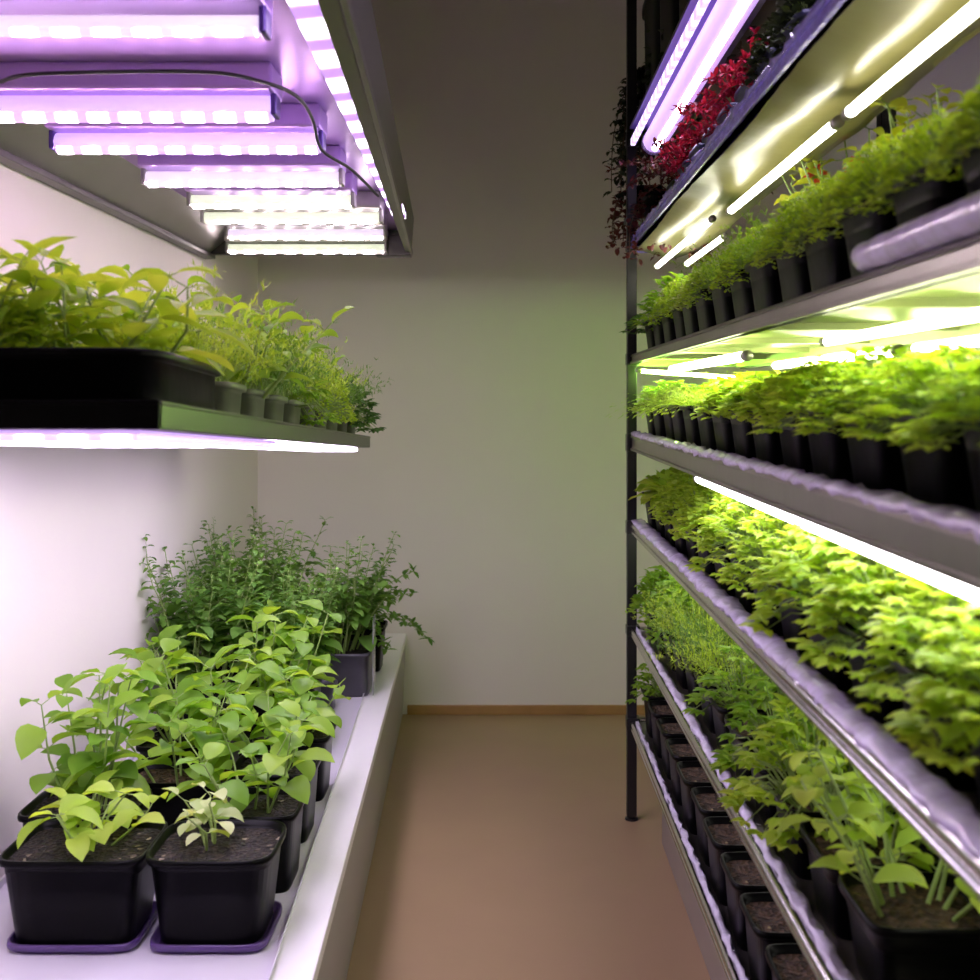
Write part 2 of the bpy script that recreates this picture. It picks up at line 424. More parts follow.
# ---------------------------------------------------------------- pots
def pot_mesh(key, w, d, h, mat, taper=.80, rnd=.22, rim=.010, n=28):
    """open thin walled pot, rounded-square in plan, with a turned-out rim"""
    mb = MB()
    def ring(sx, sy, z):
        pts = []
        for k in range(n):
            t = 2*math.pi*(k+.5)/n; c, s = math.cos(t), math.sin(t); e = 2/(2+6*(1-rnd))
            pts.append((math.copysign(abs(c)**e, c)*sx/2, math.copysign(abs(s)**e, s)*sy/2, z))
        return pts
    rt = .012*max(1, h/.16)
    rings = [ring(w*taper, d*taper, 0), ring(w*taper, d*taper, .004), ring(w-.016, d-.016, h-rt), ring(w-.002, d-.002, h-rt), ring(w, d, h-rt*.5),
             ring(w-.002, d-.002, h), ring(w-.012, d-.012, h), ring(w-.020, d-.020, h-.03), ring(w*taper-.01, d*taper-.01, .008)]
    b = 0
    for r in rings: mb.v += r
    for i in range(len(rings)-1):
        for k in range(n):
            k2 = (k+1) % n; mb.f.append((i*n+k, i*n+k2, (i+1)*n+k2, (i+1)*n+k))
    mb.f.append(tuple(range(n))[::-1]); mb.f.append(tuple((len(rings)-1)*n+k for k in range(n)))
    me = mb.mesh(key, M[mat], True)
    s = MB(); rng = random.Random(hash_seed(key)); zs = h-.014
    N = 8; s.v.append((0, 0, zs+.004))
    for j in range(1, 5):
        for k in range(n):
            x, y, _ = ring((w-.022)*j/4, (d-.022)*j/4, 0)[k]; s.v.append((x, y, zs+(rng.uniform(-.003, .003) if j < 4 else 0)))
    for k in range(n): s.f.append((0, 1+k, 1+(k+1) % n))
    for j in range(3):
        for k in range(n):
            k2 = (k+1) % n; a = 1+j*n; s.f.append((a+k, a+n+k, a+n+k2, a+k2))
    sides = s.mesh(key+' soil', M['soil'], True)
    return me, sides, zs
POTS = {}
def potkind(key, *a, soil='soil', **k):
    POTS[key] = pot_mesh(key, *a, **k)
    if soil != 'soil': POTS[key][1].materials[0] = M[soil]
potkind('rack', .172, .178, .115, 'pot', taper=.76)
potkind('rackbrown', .172, .178, .115, 'pot', taper=.76, soil='soilbrown')
potkind('rack_tall', .168, .172, .135, 'pot', taper=.80, soil='soilbrown')
potkind('blue', .165, .17, .15, 'potblue', taper=.8)
potkind('small', .15, .15, .085, 'potolive', taper=.84, rnd=.3)

counter = {'x': 0}
def plant(name, pos, pk, fk, label, cat='potted plant', group=None, rotz=0., tilt=0., scale=1., fmat=None, var=None, fz=1., extra=None, rng=random):
    """one potted plant: an Empty with pot, soil, foliage and stems as parts"""
    e = empty(name, pos, (tilt, 0, 0)); tag(e, label, cat, group)
    me, so, zs = POTS[pk]
    link('pot', me, e); link('soil', so, e)
    if fk:
        L = LIB[fk]; lv, st = L[(var if var is not None else counter['x']) % len(L)]; counter['x'] += 1
        f = link('foliage', lv, e, (0, 0, zs)); s = link('stem', st, e, (0, 0, zs))
        for o in (f, s): o.rotation_euler[2] = rotz; o.scale = (scale, scale, scale*fz)
    return e
ORD = ['nearest the far post', 'second', 'third', 'fourth', 'fifth', 'sixth', 'seventh', 'eighth', 'ninth', 'tenth', 'eleventh', 'twelfth', 'thirteenth', 'fourteenth', 'fifteenth', 'sixteenth']
def nth(i): return ('first' if i == 0 else ORD[i])

# ---------------------------------------------------------------- right-hand rack
rack = empty('growing_rack', (.43, 3.82, 0))
tag(rack, 'tall black-posted metal rack with tiers of long shelves along the right wall', 'shelving rack')
def rp(mb, name, mat, smooth=False, bevel=0, parent=None):
    o = build(mb, name, mat, None, smooth, None, bevel)
    o.parent = parent or rack
    if not parent: o.matrix_parent_inverse = Matrix.Translation(-rack.location)
    return o
NE = .80; FE = 3.84; XA, XB = .43, .79
def post(x, y, foot=True):
    m = MB(); m.box(x-.016, x+.016, y-.016, y+.016, .012, 2.95)
    o = rp(m, 'post', M['black'], bevel=.002)
    m = MB(); m.tube([(x, y, 0), (x, y, .006), (x, y, .008), (x, y, .03)], [.022, .022, .012, .012], 12)
    rp(m, 'foot', M['black'], parent=o)
    return o
post(.428, 3.83); post(.80, 2.40); post(.428, .72); post(.80, .72)
SH = {'A': 1.915, 'B': 1.536, 'C': 1.268, 'D': .980, 'E': .632, 'F': .326, 'G': 2.27}
def wobf(seed, amt, key=0):
    rng = random.Random(seed); T = [[(rng.uniform(-amt, amt), rng.uniform(-amt, amt)) for j in range(12)] for i in range(400)]
    return lambda i, j, y: T[i % 400][j % 12]
def shelf(key, xb, lip, lipmat, deckmat, far=FE, liner=None, linerw=.02, style='angle'):
    z = SH[key]
    m = MB(); m.box(XA+.012, xb, NE, far, z-.006, z)
    m.box(xb-.012, xb, NE, far, z-.03, z+.012)
    for k in range(7): yy = NE+.2+k*.48; m.box(XA+.01, xb-.01, yy, yy+.02, z-.018, z-.004)
    d = rp(m, 'shelf_board', M[deckmat])
    t = z+.012; m = MB()
    if style == 'angle':
        m.box(XA-.004, XA+.014, NE, far, t-lip, t)
        m.prism([(XA-.009, t-.008), (XA-.004, t), (XA+.016, t), (XA+.016, t-.008)], NE, far)
        m.prism([(XA-.009, t-lip), (XA-.009, t-lip+.008), (XA+.016, t-lip+.008), (XA+.016, t-lip)], NE, far)
    else:
        m.tube([(XA, NE, t-.010), (XA, (NE+far)/2, t-.010), (XA, far, t-.010)], .010, 10)
        m.tube([(XA-.004, NE, t-lip+.006), (XA-.004, (NE+far)/2, t-lip+.006), (XA-.004, far, t-lip+.006)], .006, 8)
        m.box(XA-.003, XA+.008, NE, far, t-lip+.004, t-.012)
    l = rp(m, 'front_lip', M[lipmat], smooth=False, bevel=.0015)
    m = MB(); m.box(XA-.02, XA+.024, 3.805, 3.855, t-lip-.004, t+.004)
    rp(m, 'bracket', M['black'], bevel=.003)
    if liner:
        m = MB()
        n = 110; w = wobf(hash_seed(key), .0045)
        if key in 'EF': m.prism([(XA+.006, t-.006), (XA+.004, t+.001), (XA+.010, t+.004), (XA+.014, t+.004), (XA+.012+linerw, t+.002), (XA+.012+linerw, t-.006)], NE, far-.06, n, wobf(hash_seed(key), .005))
        else: m.prism([(XA-.006, t-.003), (XA-.008, t+.006), (XA+.006, t+.012), (XA+.012+linerw*.5, t+.012), (XA+.012+linerw, t+.006), (XA+.012+linerw, t-.003)], NE, far-.06, n, w)
        rp(m, 'plastic_liner', M[liner], smooth=True)
    # cross rail at the far end
    m = MB(); m.box(XA, xb, far-.012, far, z-.028, z+.004); rp(m, 'end_rail', M[lipmat], bevel=.001)
shelf('B', XB, .032, 'metal', 'sheetB')
shelf('C', XB, .050, 'metal', 'metal', liner='film', linerw=.012)
shelf('D', XB, .036, 'chrome', 'metal', liner='film', linerw=.024, style='round')
shelf('E', XB, .026, 'chrome', 'metal', liner='filmwhite', linerw=.014, style='round')
shelf('F', XB, .030, 'chrome', 'darkmetal', liner='filmwhite', linerw=.004, style='round')
shelf('A', .63, .030, 'filmblue', 'sheet', liner='filmblue', linerw=.012)
shelf('G', XB, .04, 'black', 'darkmetal')
# sagging reflective sheet under the A shelf
m = MB(); n = 60
rng = random.Random(4)
for i in range(n+1):
    y = NE+(3.80-NE)*i/n
    for j in range(9):
        x = XA+.005+(.655-XA)*j/8
        z = SH['A']-.026-.018*math.sin(math.pi*j/8)+.006*math.sin(y*5+j)+rng.uniform(-.002, .002)+ (.05 if j == 8 else 0)
        m.v.append((x, y, z))
for i in range(n):
    for j in range(8): a = i*9+j; m.f.append((a, a+1, a+10, a+9))
rs = rp(m, 'reflective_sheet', M['sheet'], smooth=True)
# pale low plinth panel under the lowest tier
m = MB(); m.box(.50, .53, .8, 3.62, 0, .27); rp(m, 'plinth_panel', M['greypanel'], bevel=.004)
# ladder rungs of the near-hidden back side
for z in (.3, .62, .95, 1.25, 1.52):
    m = MB(); m.box(XB, XB+.012, .72, 3.83, z-.02, z); rp(m, 'back_rail', M['black'])

# lamps of the rack
def tube_lamp(label, x, z, y0, y1, r, mat, group=None, housing=True, hmat='greypanel', up=.02, cat='grow light', x1=None, z1=None):
    x1 = x if x1 is None else x1; z1 = z if z1 is None else z1
    a, b = Vector((x, y0, z)), Vector((x1, y1, z1)); mid = (a+b)/2
    e = empty('tube_light', mid); tag(e, label, cat, group)
    a -= mid; b -= mid
    m = MB(); m.tube([a, a.lerp(b, .5), b], r, 12); build(m, 'lamp_tube', M[mat], e, True)
    for p, q in ((a, a-(b-a).normalized()*.02), (b, b+(b-a).normalized()*.02)):
        m = MB(); m.tube([p, p.lerp(q, .5), q], r*1.15, 12); build(m, 'end_cap', M['greypanel'], e, True)
    if housing:
        m = MB(); m.hexa([a+Vector((-r*1.3, 0, r*.8)), a+Vector((r*1.3, 0, r*.8)), a+Vector((r*1.1, 0, r*.8+up)), a+Vector((-r*1.1, 0, r*.8+up))],
                         [b+Vector((-r*1.3, 0, r*.8)), b+Vector((r*1.3, 0, r*.8)), b+Vector((r*1.1, 0, r*.8+up)), b+Vector((-r*1.1, 0, r*.8+up))])
        build(m, 'housing', M[hmat], e)
    return e
zA = SH['A']-.085
tube_lamp('white tube light under the yellow-lit upper shelf, the one nearest the top right corner', .52, zA, .95, 1.72, .0085, 'tube', housing=False, up=.012)
tube_lamp('long white tube light in the middle of the yellow-lit upper shelf underside', .52, zA, 1.80, 2.62, .0085, 'tube', housing=False, up=.012)
tube_lamp('white tube light at the far front of the yellow-lit upper shelf underside', .50, zA, 2.76, 3.72, .008, 'tube', housing=False, up=.012)
tube_lamp('short white tube light at the far inner side of the upper shelf underside', .585, zA, 3.05, 3.66, .008, 'tube', housing=False, up=.012)
zB = SH['B']-.05
tube_lamp('near white tube light hung under the shelf with the feathery plants, front side', .485, zB, .95, 1.72, .006, 'tubeB', housing=False, up=.008)
tube_lamp('near white tube light hung under the shelf with the feathery plants, back side', .70, zB, 1.10, 1.95, .008, 'tubeB', housing=False, up=.008)
tube_lamp('middle white tube light under the feathery plant shelf, back side', .70, zB, 2.05, 2.95, .010, 'tubeB', housing=False, up=.008)
tube_lamp('far white tube light under the feathery plant shelf, front side', .485, zB, 2.3, 3.3, .010, 'tubeB', housing=False, up=.008)
e = tube_lamp('slim green cross tube added under the feathery plant shelf for the wall glow', .455, 1.492, 3.775, 3.775, .006, 'tubeF', housing=False, x1=.76, z1=1.47)  # cross tube added and tinted to throw a green glow on the back wall
tube_lamp('bright white tube light running below the front lip of the third shelf', .455, SH['C']-.052, .9, 2.66, .011, 'tubeC', up=.006)
tube_lamp('white tube light under the back of the third shelf above the seedlings', .68, SH['C']-.045, 1.2, 3.5, .010, 'tubeD', up=.008)
tube_lamp('white tube light hidden behind the front lip of the fourth shelf, far half', .50, SH['D']-.04, 2.4, 3.7, .009, 'tubeD', up=.008)
tube_lamp('white tube light hidden behind the front lip of the fourth shelf, near half', .56, SH['D']-.04, 1.1, 2.3, .009, 'tubeD', up=.008)
tube_lamp('dim tube light under the fifth shelf above the bare soil pots', .62, SH['E']-.035, 1.5, 3.6, .008, 'tubeE', up=.008)
# big violet-white lamp above the A shelf
e = empty('tube_light', (.465, 2.8, 2.19)); tag(e, 'large violet-white tube light with slim housing at the top of the right rack', 'grow light')
m = MB(); m.tube([(0, -1.2, 0), (0, 0, 0), (0, .72, 0)], .036, 16); build(m, 'diffuser', M['haze'], e, True)
m = MB(); m.tube([(-.004, -1.18, -.028), (-.004, 0, -.028), (-.004, .68, -.028)], .012, 10); build(m, 'lamp_tube', M['core'], e, True)
m = MB(); m.box(-.072, -.058, -1.2, .74, -.01, .012); build(m, 'side_strip', M['tubeG'], e, bevel=.002)
m = MB(); m.box(-.075, .07, -1.2, .74, .040, .05); m.hexa([(.045, -1.2, .03), (.05, -1.2, .03), (.09, -1.2, .05), (.07, -1.2, .05)], [(.045, .74, .03), (.05, .74, .03), (.09, .74, .05), (.07, .74, .05)]); build(m, 'housing', M['violetdark'], e, bevel=.003)
m = MB(); m.tube([(0, .72, 0), (0, .73, 0), (0, .75, 0)], .038, 16); build(m, 'end_cap', M['clear'], e, True)

# plants of the rack -------------------------------------------------
rng = random.Random(11)
DESC = {'cress': 'tiny lime seedlings', 'cress_pale': 'pale small-leaved seedlings', 'cress_green': 'small green seedlings', 'coriander': 'lime lobed herb leaves',
        'coriander_big': 'large lime lobed leaves', 'parsley': 'green parsley-like leaves', 'parsley_dark': 'dark green overhanging leaves', 'chamomile': 'fine feathery greens',
        'dill': 'lime feathery fronds', 'mustard': 'mid green feathery fronds', 'moss': 'dense mossy greens', 'grass': 'drooping grassy shoots', 'lettuce': 'ruffled lime lettuce',
        'bigseed': 'smooth oval lime leaves', 'violet_flower': 'yellow-green leaves', None: 'bare dark soil'}
def row(sh, name, xs, y_list, kinds, pk, rowname, tier, scale=1., cat='potted plant', group=None, fz=1.):
    z = SH[sh]
    for i, y in enumerate(y_list):
        k = kinds[min(i, len(kinds)-1)]
        lab = 'black pot of %s, %s from the far end, %s row of the %s' % (DESC[k], nth(i), rowname, tier)
        if len(lab.split()) > 16 or len(rowname) == 0:
            lab = 'pot of %s, %s from far end, %s row, %s' % (DESC[k], nth(i), rowname, tier)
        sc_ = scale*rng.uniform(.92, 1.12)
        plant('seedling_pot' if k is None else 'potted_seedling', (xs+rng.uniform(-.003, .003), y+rng.uniform(-.004, .004), z+.0005), pk, k, lab, cat if k else 'plant pot', group,
              rotz=rng.uniform(0, 6.28), scale=sc_, fz=fz*rng.uniform(.9, 1.12))
ys = [3.70-.2*i for i in range(15)]
XF, XK = .540, .705
# B: second tier (with feathery plants)
row('B', 'potted_seedling', XF, [y for y in ys if y > 1.0], ['parsley_dark', 'parsley', 'moss', 'moss', 'cress_pale', 'moss', 'chamomile', 'moss', 'chamomile', 'moss', 'moss', 'moss', 'moss', 'moss'], 'rack', 'front', 'feathery plant shelf', 1.05, group='plants on the feathery plant shelf', fz=.85)
row('B', 'potted_seedling', XK, [y for y in ys if y > 1.55], ['moss', 'cress_green', 'moss', 'chamomile', 'moss', 'moss', 'moss', 'violet_flower', 'moss', 'violet_flower', 'violet_flower', 'moss'], 'rack', 'back', 'feathery plant shelf', 1.0, group='plants on the feathery plant shelf')
row('C', 'potted_seedling', XF, [y for y in ys if y > 1.0], ['cress_pale', 'cress_pale', 'grass', 'grass', 'dill', 'dill', 'cress', 'cress', 'cress', 'cress', 'coriander', 'coriander', 'coriander', 'coriander'], 'rackbrown', 'front', 'third shelf', 1.05, group='plants on the third shelf', fz=.62)
row('C', 'potted_seedling', XK, [y for y in ys if y > 1.3], ['cress', 'cress_pale', 'dill', 'cress', 'cress', 'cress', 'coriander', 'cress', 'cress', 'cress', 'coriander', 'coriander'], 'rack', 'back', 'third shelf', 1.05, group='plants on the third shelf', fz=.68)
row('D', 'potted_seedling', XF, [y for y in ys if y > 1.0], ['lettuce', 'lettuce', 'cress', 'cress', 'cress', 'cress', 'cress', 'coriander', 'coriander', 'coriander', 'coriander_big', 'coriander_big', 'coriander_big', 'coriander_big'], 'rackbrown', 'front', 'fourth shelf', 1.08, group='plants on the fourth shelf', fz=.9)
row('D', 'potted_seedling', XK, [y for y in ys if y > 1.3], ['cress', 'cress', 'cress', 'cress', 'cress', 'coriander', 'cress', 'coriander', 'coriander', 'coriander', 'coriander_big', 'coriander_big', 'coriander_big'], 'rack', 'back', 'fourth shelf', 1.25, group='plants on the fourth shelf')
row('E', 'potted_seedling', XF, [y for y in ys if y > 1.35], ['cress_green', 'cress_green', 'cress_green', 'dill', 'mustard', 'dill', 'parsley', None, 'parsley', 'coriander', 'bigseed', 'bigseed', 'bigseed'], 'rackbrown', 'front', 'fifth shelf', 1.1, group='plants on the fifth shelf')
row('E', 'potted_seedling', XK, [y for y in ys if y > 1.5], ['cress_green', 'cress_green', 'mustard', 'dill', 'dill', 'coriander', 'coriander', 'coriander', 'coriander', 'bigseed', 'bigseed', 'bigseed'], 'rack', 'back', 'fifth shelf', 1.15, group='plants on the fifth shelf')
row('F', 'seedling_pot', XF-.01, [y for y in ys if y > 1.75], ['parsley', None, None, None, None, None, None, None, None, None], 'rack_tall', 'front', 'lowest shelf', 1.0, group='pots on the lowest shelf')

# red flowers among the yellow leaves
def flower(pos, label, s=1.):
    e = empty('red_flower', pos); tag(e, label, 'flower')
    m = MB(); r_ = random.Random(int(pos[1]*1000))
    for k in range(16): leaf(m, (0, 0, 0), rdir(r_, -30, 80), .036*s, .026*s, .3, .2, ROUND, .05, r_)
    build(m, 'petals', M['petal'], e, True)
    m = MB(); m.tube([(0, 0, 0), (.004, 0, -.1), (0, 0, -.25)], .0015, 4); build(m, 'stem', M['stem'], e)
p = P(816, 172, 2.30); flower((.69, 2.56, 1.895), 'larger red flower standing above the feathery pots below the yellow-lit sheet')
flower((.70, 2.28, 1.86), 'small red flower half hidden in the mossy greens, nearer the camera', .8)

# lavender roll lying on the lip of the B shelf
m = MB(); n = 30; r0 = random.Random(6)
pts = [(XA+.0, .86+.50*i/n, SH['B']+.012+.020) for i in range(n+1)]
m.tube(pts, [.018+r0.uniform(-.0012, .0012) for _ in pts], 14)
tag(build(m, 'film_roll', M['film'], None, True), 'roll of lavender film lying on the lip of the feathery plant shelf', 'film roll')

# A shelf: dark blue pots and crimson plants
kind('amaranth', fol_amaranth, 3, 'red', 'stemdark', h=.12, r=.11)
kind('dark_cress', fol_cress, 2, 'night')
kind('amaranth_dark', fol_amaranth, 2, 'maroon', 'stemdark', h=.2, r=.1)
kind('ivy', fol_trail, 3, 'night', 'stemdark')
kind('ivy_long', fol_trail, 2, 'night', 'stemdark', drop=.62, r=.09, n=22, S=.028)
kind('ivy_red', fol_trail, 2, 'maroon', 'stemdark', drop=.16, r=.08, n=16, S=.022)
ak = [('ivy_red', 'dark red trailing leaves beside the far post'), ('amaranth_dark', 'dark red upright leaves, second from the far post'),
      ('amaranth', 'crimson fringed leaves, farthest of the bright red ones'), ('amaranth', 'crimson fringed leaves behind the end of the violet tube'),
      ('amaranth', 'crimson fringed leaves, third of the bright red row'), ('amaranth', 'crimson fringed leaves, fourth of the bright red row'),
      ('amaranth', 'crimson fringed leaves, nearest of the bright red row'), ('dark_cress', 'dark small leaves right of the crimson row'),
      ('dark_cress', 'dark small leaves at the top edge of the photo')]
for i, (k, d) in enumerate(ak):
    y = 3.68-.205*i
    plant('potted_red_plant', (.585 if i not in (0,) else .53, y, SH['A']+.0005), 'blue' if i > 1 else 'rack_tall', k, 'dark pot of '+d, 'potted plant', 'pots on the top visible shelf', rotz=i*1.3, scale=1.0 if i else 1.05)
# G shelf: black planters with trailing ivy
potkind('planter', .30, .34, .40, 'pot', taper=.92, rnd=.1)
for i in range(4):
    y = 3.62-.36*i
    plant('hanging_planter', (.60, y, SH['G']+.0005), 'planter', 'ivy_long' if i < 2 else 'ivy', 'tall black planter with trailing ivy, %s from the far post at the ceiling tier' % nth(i), 'planter', 'planters on the ceiling tier', rotz=i)
potkind('ivypot', .12, .12, .10, 'pot')
plant('potted_ivy', (.49, 3.66, 2.41), 'ivypot', 'ivy_long', 'dark ivy trailing down the far post from the upper left of the rack', 'potted plant', rotz=1.2)
b = bpy.data.objects['potted_ivy']; b.location = (.515, 3.94, 2.42)
m = MB(); m.box(.44, .59, 3.86, 4.0, 2.405, 2.42); m.box(.444, .456, 3.847, 3.87, 2.38, 2.42); rp(m, 'bracket', M['black'])
plant('potted_ivy', (.48, 3.93, 2.02), 'ivypot', 'ivy_red', 'dark red trailing plant on the bracket beside the far post', 'potted plant', rotz=.4, scale=1.1)
m = MB(); m.box(.42, .55, 3.86, 4.0, 2.005, 2.02); m.box(.424, .436, 3.847, 3.87, 1.98, 2.02); rp(m, 'bracket', M['black'])

# ---------------------------------------------------------------- left upper light fixture
Zb = EYE+.53
hood = empty('grow_light_hood', (-.67, 2.7, Zb+.1)); tag(hood, 'large violet-lit light hood with cross bars fixed high on the left wall', 'grow light')
def hp(mb, name, mat, smooth=False, bevel=0, parent=None):
    o = build(mb, name, mat, None, smooth, None, bevel); o.parent = parent or hood
    if not parent: o.matrix_parent_inverse = Matrix.Translation(-hood.location)
    return o
m = MB()
m.hexa([(-1.08, 1.0, Zb+.085), (-.24, 1.0, Zb+.085), (-.24, 1.0, Zb+.10), (-1.08, 1.0, Zb+.10)],
       [(-1.08, 4.2, Zb+.085), (-.33, 4.2, Zb+.085), (-.33, 4.2, Zb+.10), (-1.08, 4.2, Zb+.10)])
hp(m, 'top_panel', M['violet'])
m = MB(); m.hexa([(-1.085, 1.0, Zb-.005), (-1.07, 1.0, Zb+.0), (-.97, 1.0, Zb+.085), (-1.085, 1.0, Zb+.085)],
                 [(-1.085, 4.2, Zb-.005), (-1.07, 4.2, Zb+.0), (-.97, 4.2, Zb+.085), (-1.085, 4.2, Zb+.085)])
hp(m, 'wall_rail', M['greypanel'])
m = MB(); m.box(-1.088, -1.05, 1.0, 4.2, Zb-.02, Zb-.005); hp(m, 'rail_edge', M['darkmetal'], bevel=.002)
m = MB(); m.box(-1.085, -.345, 4.19, 4.215, Zb-.004, Zb+.09); m.box(-.46, -.335, 4.15, 4.22, Zb-.012, Zb+.06); hp(m, 'end_rail', M['darkmetal'], bevel=.002)
# right side rail (its outer face leans out)
m = MB()
m.hexa([(-.235, 1.2, Zb+.0), (-.205, 1.2, Zb+.0), (-.185, 1.2, Zb+.13), (-.225, 1.2, Zb+.13)],
       [(-.355, 4.2, Zb+.0), (-.335, 4.2, Zb+.0), (-.325, 4.2, Zb+.13), (-.345, 4.2, Zb+.13)])
hp(m, 'side_rail', M['hoodrail'], bevel=.002)
m = MB(); m.hexa([(-.20, 1.2, Zb-.006), (-.190, 1.2, Zb-.006), (-.190, 1.2, Zb+.012), (-.20, 1.2, Zb+.012)],
                 [(-.338, 4.2, Zb-.006), (-.330, 4.2, Zb-.006), (-.330, 4.2, Zb+.012), (-.338, 4.2, Zb+.012)])
hp(m, 'rail_trim', M['metal'], bevel=.001)
# side LED strip
m = MB(); m.hexa([(-.295, 1.25, Zb+.025), (-.245, 1.25, Zb+.03), (-.245, 1.25, Zb+.05), (-.295, 1.25, Zb+.05)],
                 [(-.335, 3.55, Zb+.022), (-.30, 3.55, Zb+.026), (-.30, 3.55, Zb+.045), (-.335, 3.55, Zb+.045)])
hp(m, 'side_led_strip', M['side_led'])
m = MB(); m.hexa([(-.31, 1.25, Zb+.05), (-.235, 1.25, Zb+.05), (-.235, 1.25, Zb+.085), (-.31, 1.25, Zb+.085)],
                 [(-.35, 3.9, Zb+.05), (-.325, 3.9, Zb+.05), (-.325, 3.9, Zb+.085), (-.35, 3.9, Zb+.085)])
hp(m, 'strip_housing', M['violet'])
bars = [(34, -40, 262, 20), (115, -30, 273, 26), (149, 57, 320, 20), (184, 147, 340, 15), (206, 192, 352, 13), (222, 205, 380, 11), (238, 229, 384, 10), (252, 229, 385, 9)]
for i, (py, x0, x1, t) in enumerate(bars):
    D = .53*F/(VY-py); a, b = XP(x0, D), XP(x1, D); a = max(a, -1.045)
    w = .5*t*D/F/math.cos(0)*1.0
    mat = ['bar_mix', 'bar_violet', 'bar_violet', 'bar_mix', 'bar_green', 'bar_green', 'bar_green', 'bar_green'][i]
    hm = ['clear', 'violet', 'violet', 'violet', 'violet', 'greypanel', 'greypanel', 'greypanel'][i]
    m = MB(); yw = .055 if i else .045
    m.hexa([(a-.008, D-yw, Zb+.034), (b+.008, D-yw, Zb+.034), (b+.008, D-yw, Zb+.085), (a-.008, D-yw, Zb+.085)],
           [(a-.008, D+yw, Zb+.034), (b+.008, D+yw, Zb+.034), (b+.008, D+yw, Zb+.085), (a-.008, D+yw, Zb+.085)])
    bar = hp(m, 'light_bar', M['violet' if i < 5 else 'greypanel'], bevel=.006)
    m = MB()
    hgt = max(.5*t*D/F, .014)
    m.tube([(a, D, Zb+.012), ((a+b)/2, D, Zb+.012), (b, D, Zb+.012)], hgt, 14)
    hp(m, 'diffuser', M[['haze_warm', 'haze', 'haze', 'haze_warm', 'haze_green', 'haze_green', 'haze_warm', 'haze_green'][i]], True, parent=bar)
    m2 = MB(); m2.tube([(a+.006, D-.25*hgt, Zb+.012-.55*hgt), ((a+b)/2, D-.25*hgt, Zb+.012-.55*hgt), (b-.006, D-.25*hgt, Zb+.012-.55*hgt)], hgt*.6, 12)
    hp(m2, 'diode_row', M[mat], True, parent=bar)
    m = MB(); m.box(b-.001, b+.010, D-.022, D+.022, Zb-.004, Zb+.036); hp(m, 'end_cap', M['violetdark' if i < 3 else 'greypanel'], parent=bar, bevel=.003)
    m = MB(); m.box(a-.010, a+.001, D-.022, D+.022, Zb-.004, Zb+.036); hp(m, 'end_cap', M['violetdark' if i < 3 else 'greypanel'], parent=bar, bevel=.003)
def cable(pts, r, parent):
    m = MB(); m.tube(pts, r, 6); return hp(m, 'cable', M['cable'], True)
def smooth_pts(ps, n=8):
    out = []
    for i in range(len(ps)-1):
        p0 = ps[max(i-1, 0)]; p1 = ps[i]; p2 = ps[i+1]; p3 = ps[min(i+2, len(ps)-1)]
        for k in range(n):
            t = k/n; out.append(.5*((2*p1)+(p2-p0)*t+(2*p0-5*p1+4*p2-p3)*t*t+(3*p1-p0-3*p2+p3)*t**3))
    out.append(ps[-1]); return out
cz = [P(0, 82, 1.93), P(40, 74, 1.9), P(200, 72, 1.9), P(262, 82, 1.95), P(296, 96, 2.05), P(312, 118, 2.2), P(322, 150, 2.4), P(352, 170, 2.6), P(378, 196, 2.9)]
cable(smooth_pts(cz), .0035, hood)
m = MB()
for z in (1.4, 3.9):
    m.box(-1.086, -1.03, z, z+.04, Zb+.1, Zb+.35); m.hexa([(-1.086, z, Zb+.33), (-1.07, z, Zb+.35), (-.45, z, Zb+.12), (-.5, z, Zb+.10)], [(-1.086, z+.03, Zb+.33), (-1.07, z+.03, Zb+.35), (-.45, z+.03, Zb+.12), (-.5, z+.03, Zb+.10)])
hp(m, 'wall_bracket', M['darkmetal'])

# ---------------------------------------------------------------- left wall shelf (slopes down towards the back wall)
SY0, SY1 = 1.509, 3.89; SLOPE = (1.2715-1.396)/(SY1-SY0); TILT = math.atan(SLOPE)
def sz(y): return 1.396+(y-SY0)*SLOPE
ws = empty('wall_shelf', (-.77, SY0, sz(SY0)), (TILT, 0, 0)); tag(ws, 'black-lipped shelf on the left wall with violet-white light strips beneath', 'shelf')
Ls = (SY1-SY0)/math.cos(TILT)
m = MB(); m.box(-.315, .31, .004, Ls-.004, -.034, -.026); build(m, 'shelf_board', M['darkmetal'], ws)
m = MB(); m.box(.305, .32, 0, Ls, -.036, 0); m.box(.300, .322, 0, Ls, -.004, .002); build(m, 'front_lip', M['darkmetal'], ws, bevel=.002)
m = MB(); m.box(-.315, .32, -.004, .012, -.036, 0); m.box(-.315, .32, -.006, .016, -.004, .003); build(m, 'end_lip', M['pot'], ws, bevel=.003)
m = MB(); m.box(-.315, .32, Ls-.012, Ls+.004, -.036, 0); build(m, 'end_lip', M['darkmetal'], ws, bevel=.002)
m = MB(); m.box(-.12, .285, .03, .95, -.042, -.036); o = build(m, 'light_strip', M['haze'], ws, bevel=.002)
m = MB(); m.box(-.11, .278, .04, .94, -.051, -.042); build(m, 'diode_row', M['under_led'], o)
m = MB(); m.box(.14, .285, .96, Ls-.05, -.050, -.036); o = build(m, 'light_strip', M['under_led2'], ws, bevel=.004)
m = MB(); m.box(-.318, -.305, .02, Ls-.02, -.036, .05); build(m, 'wall_rail', M['darkmetal'], ws)

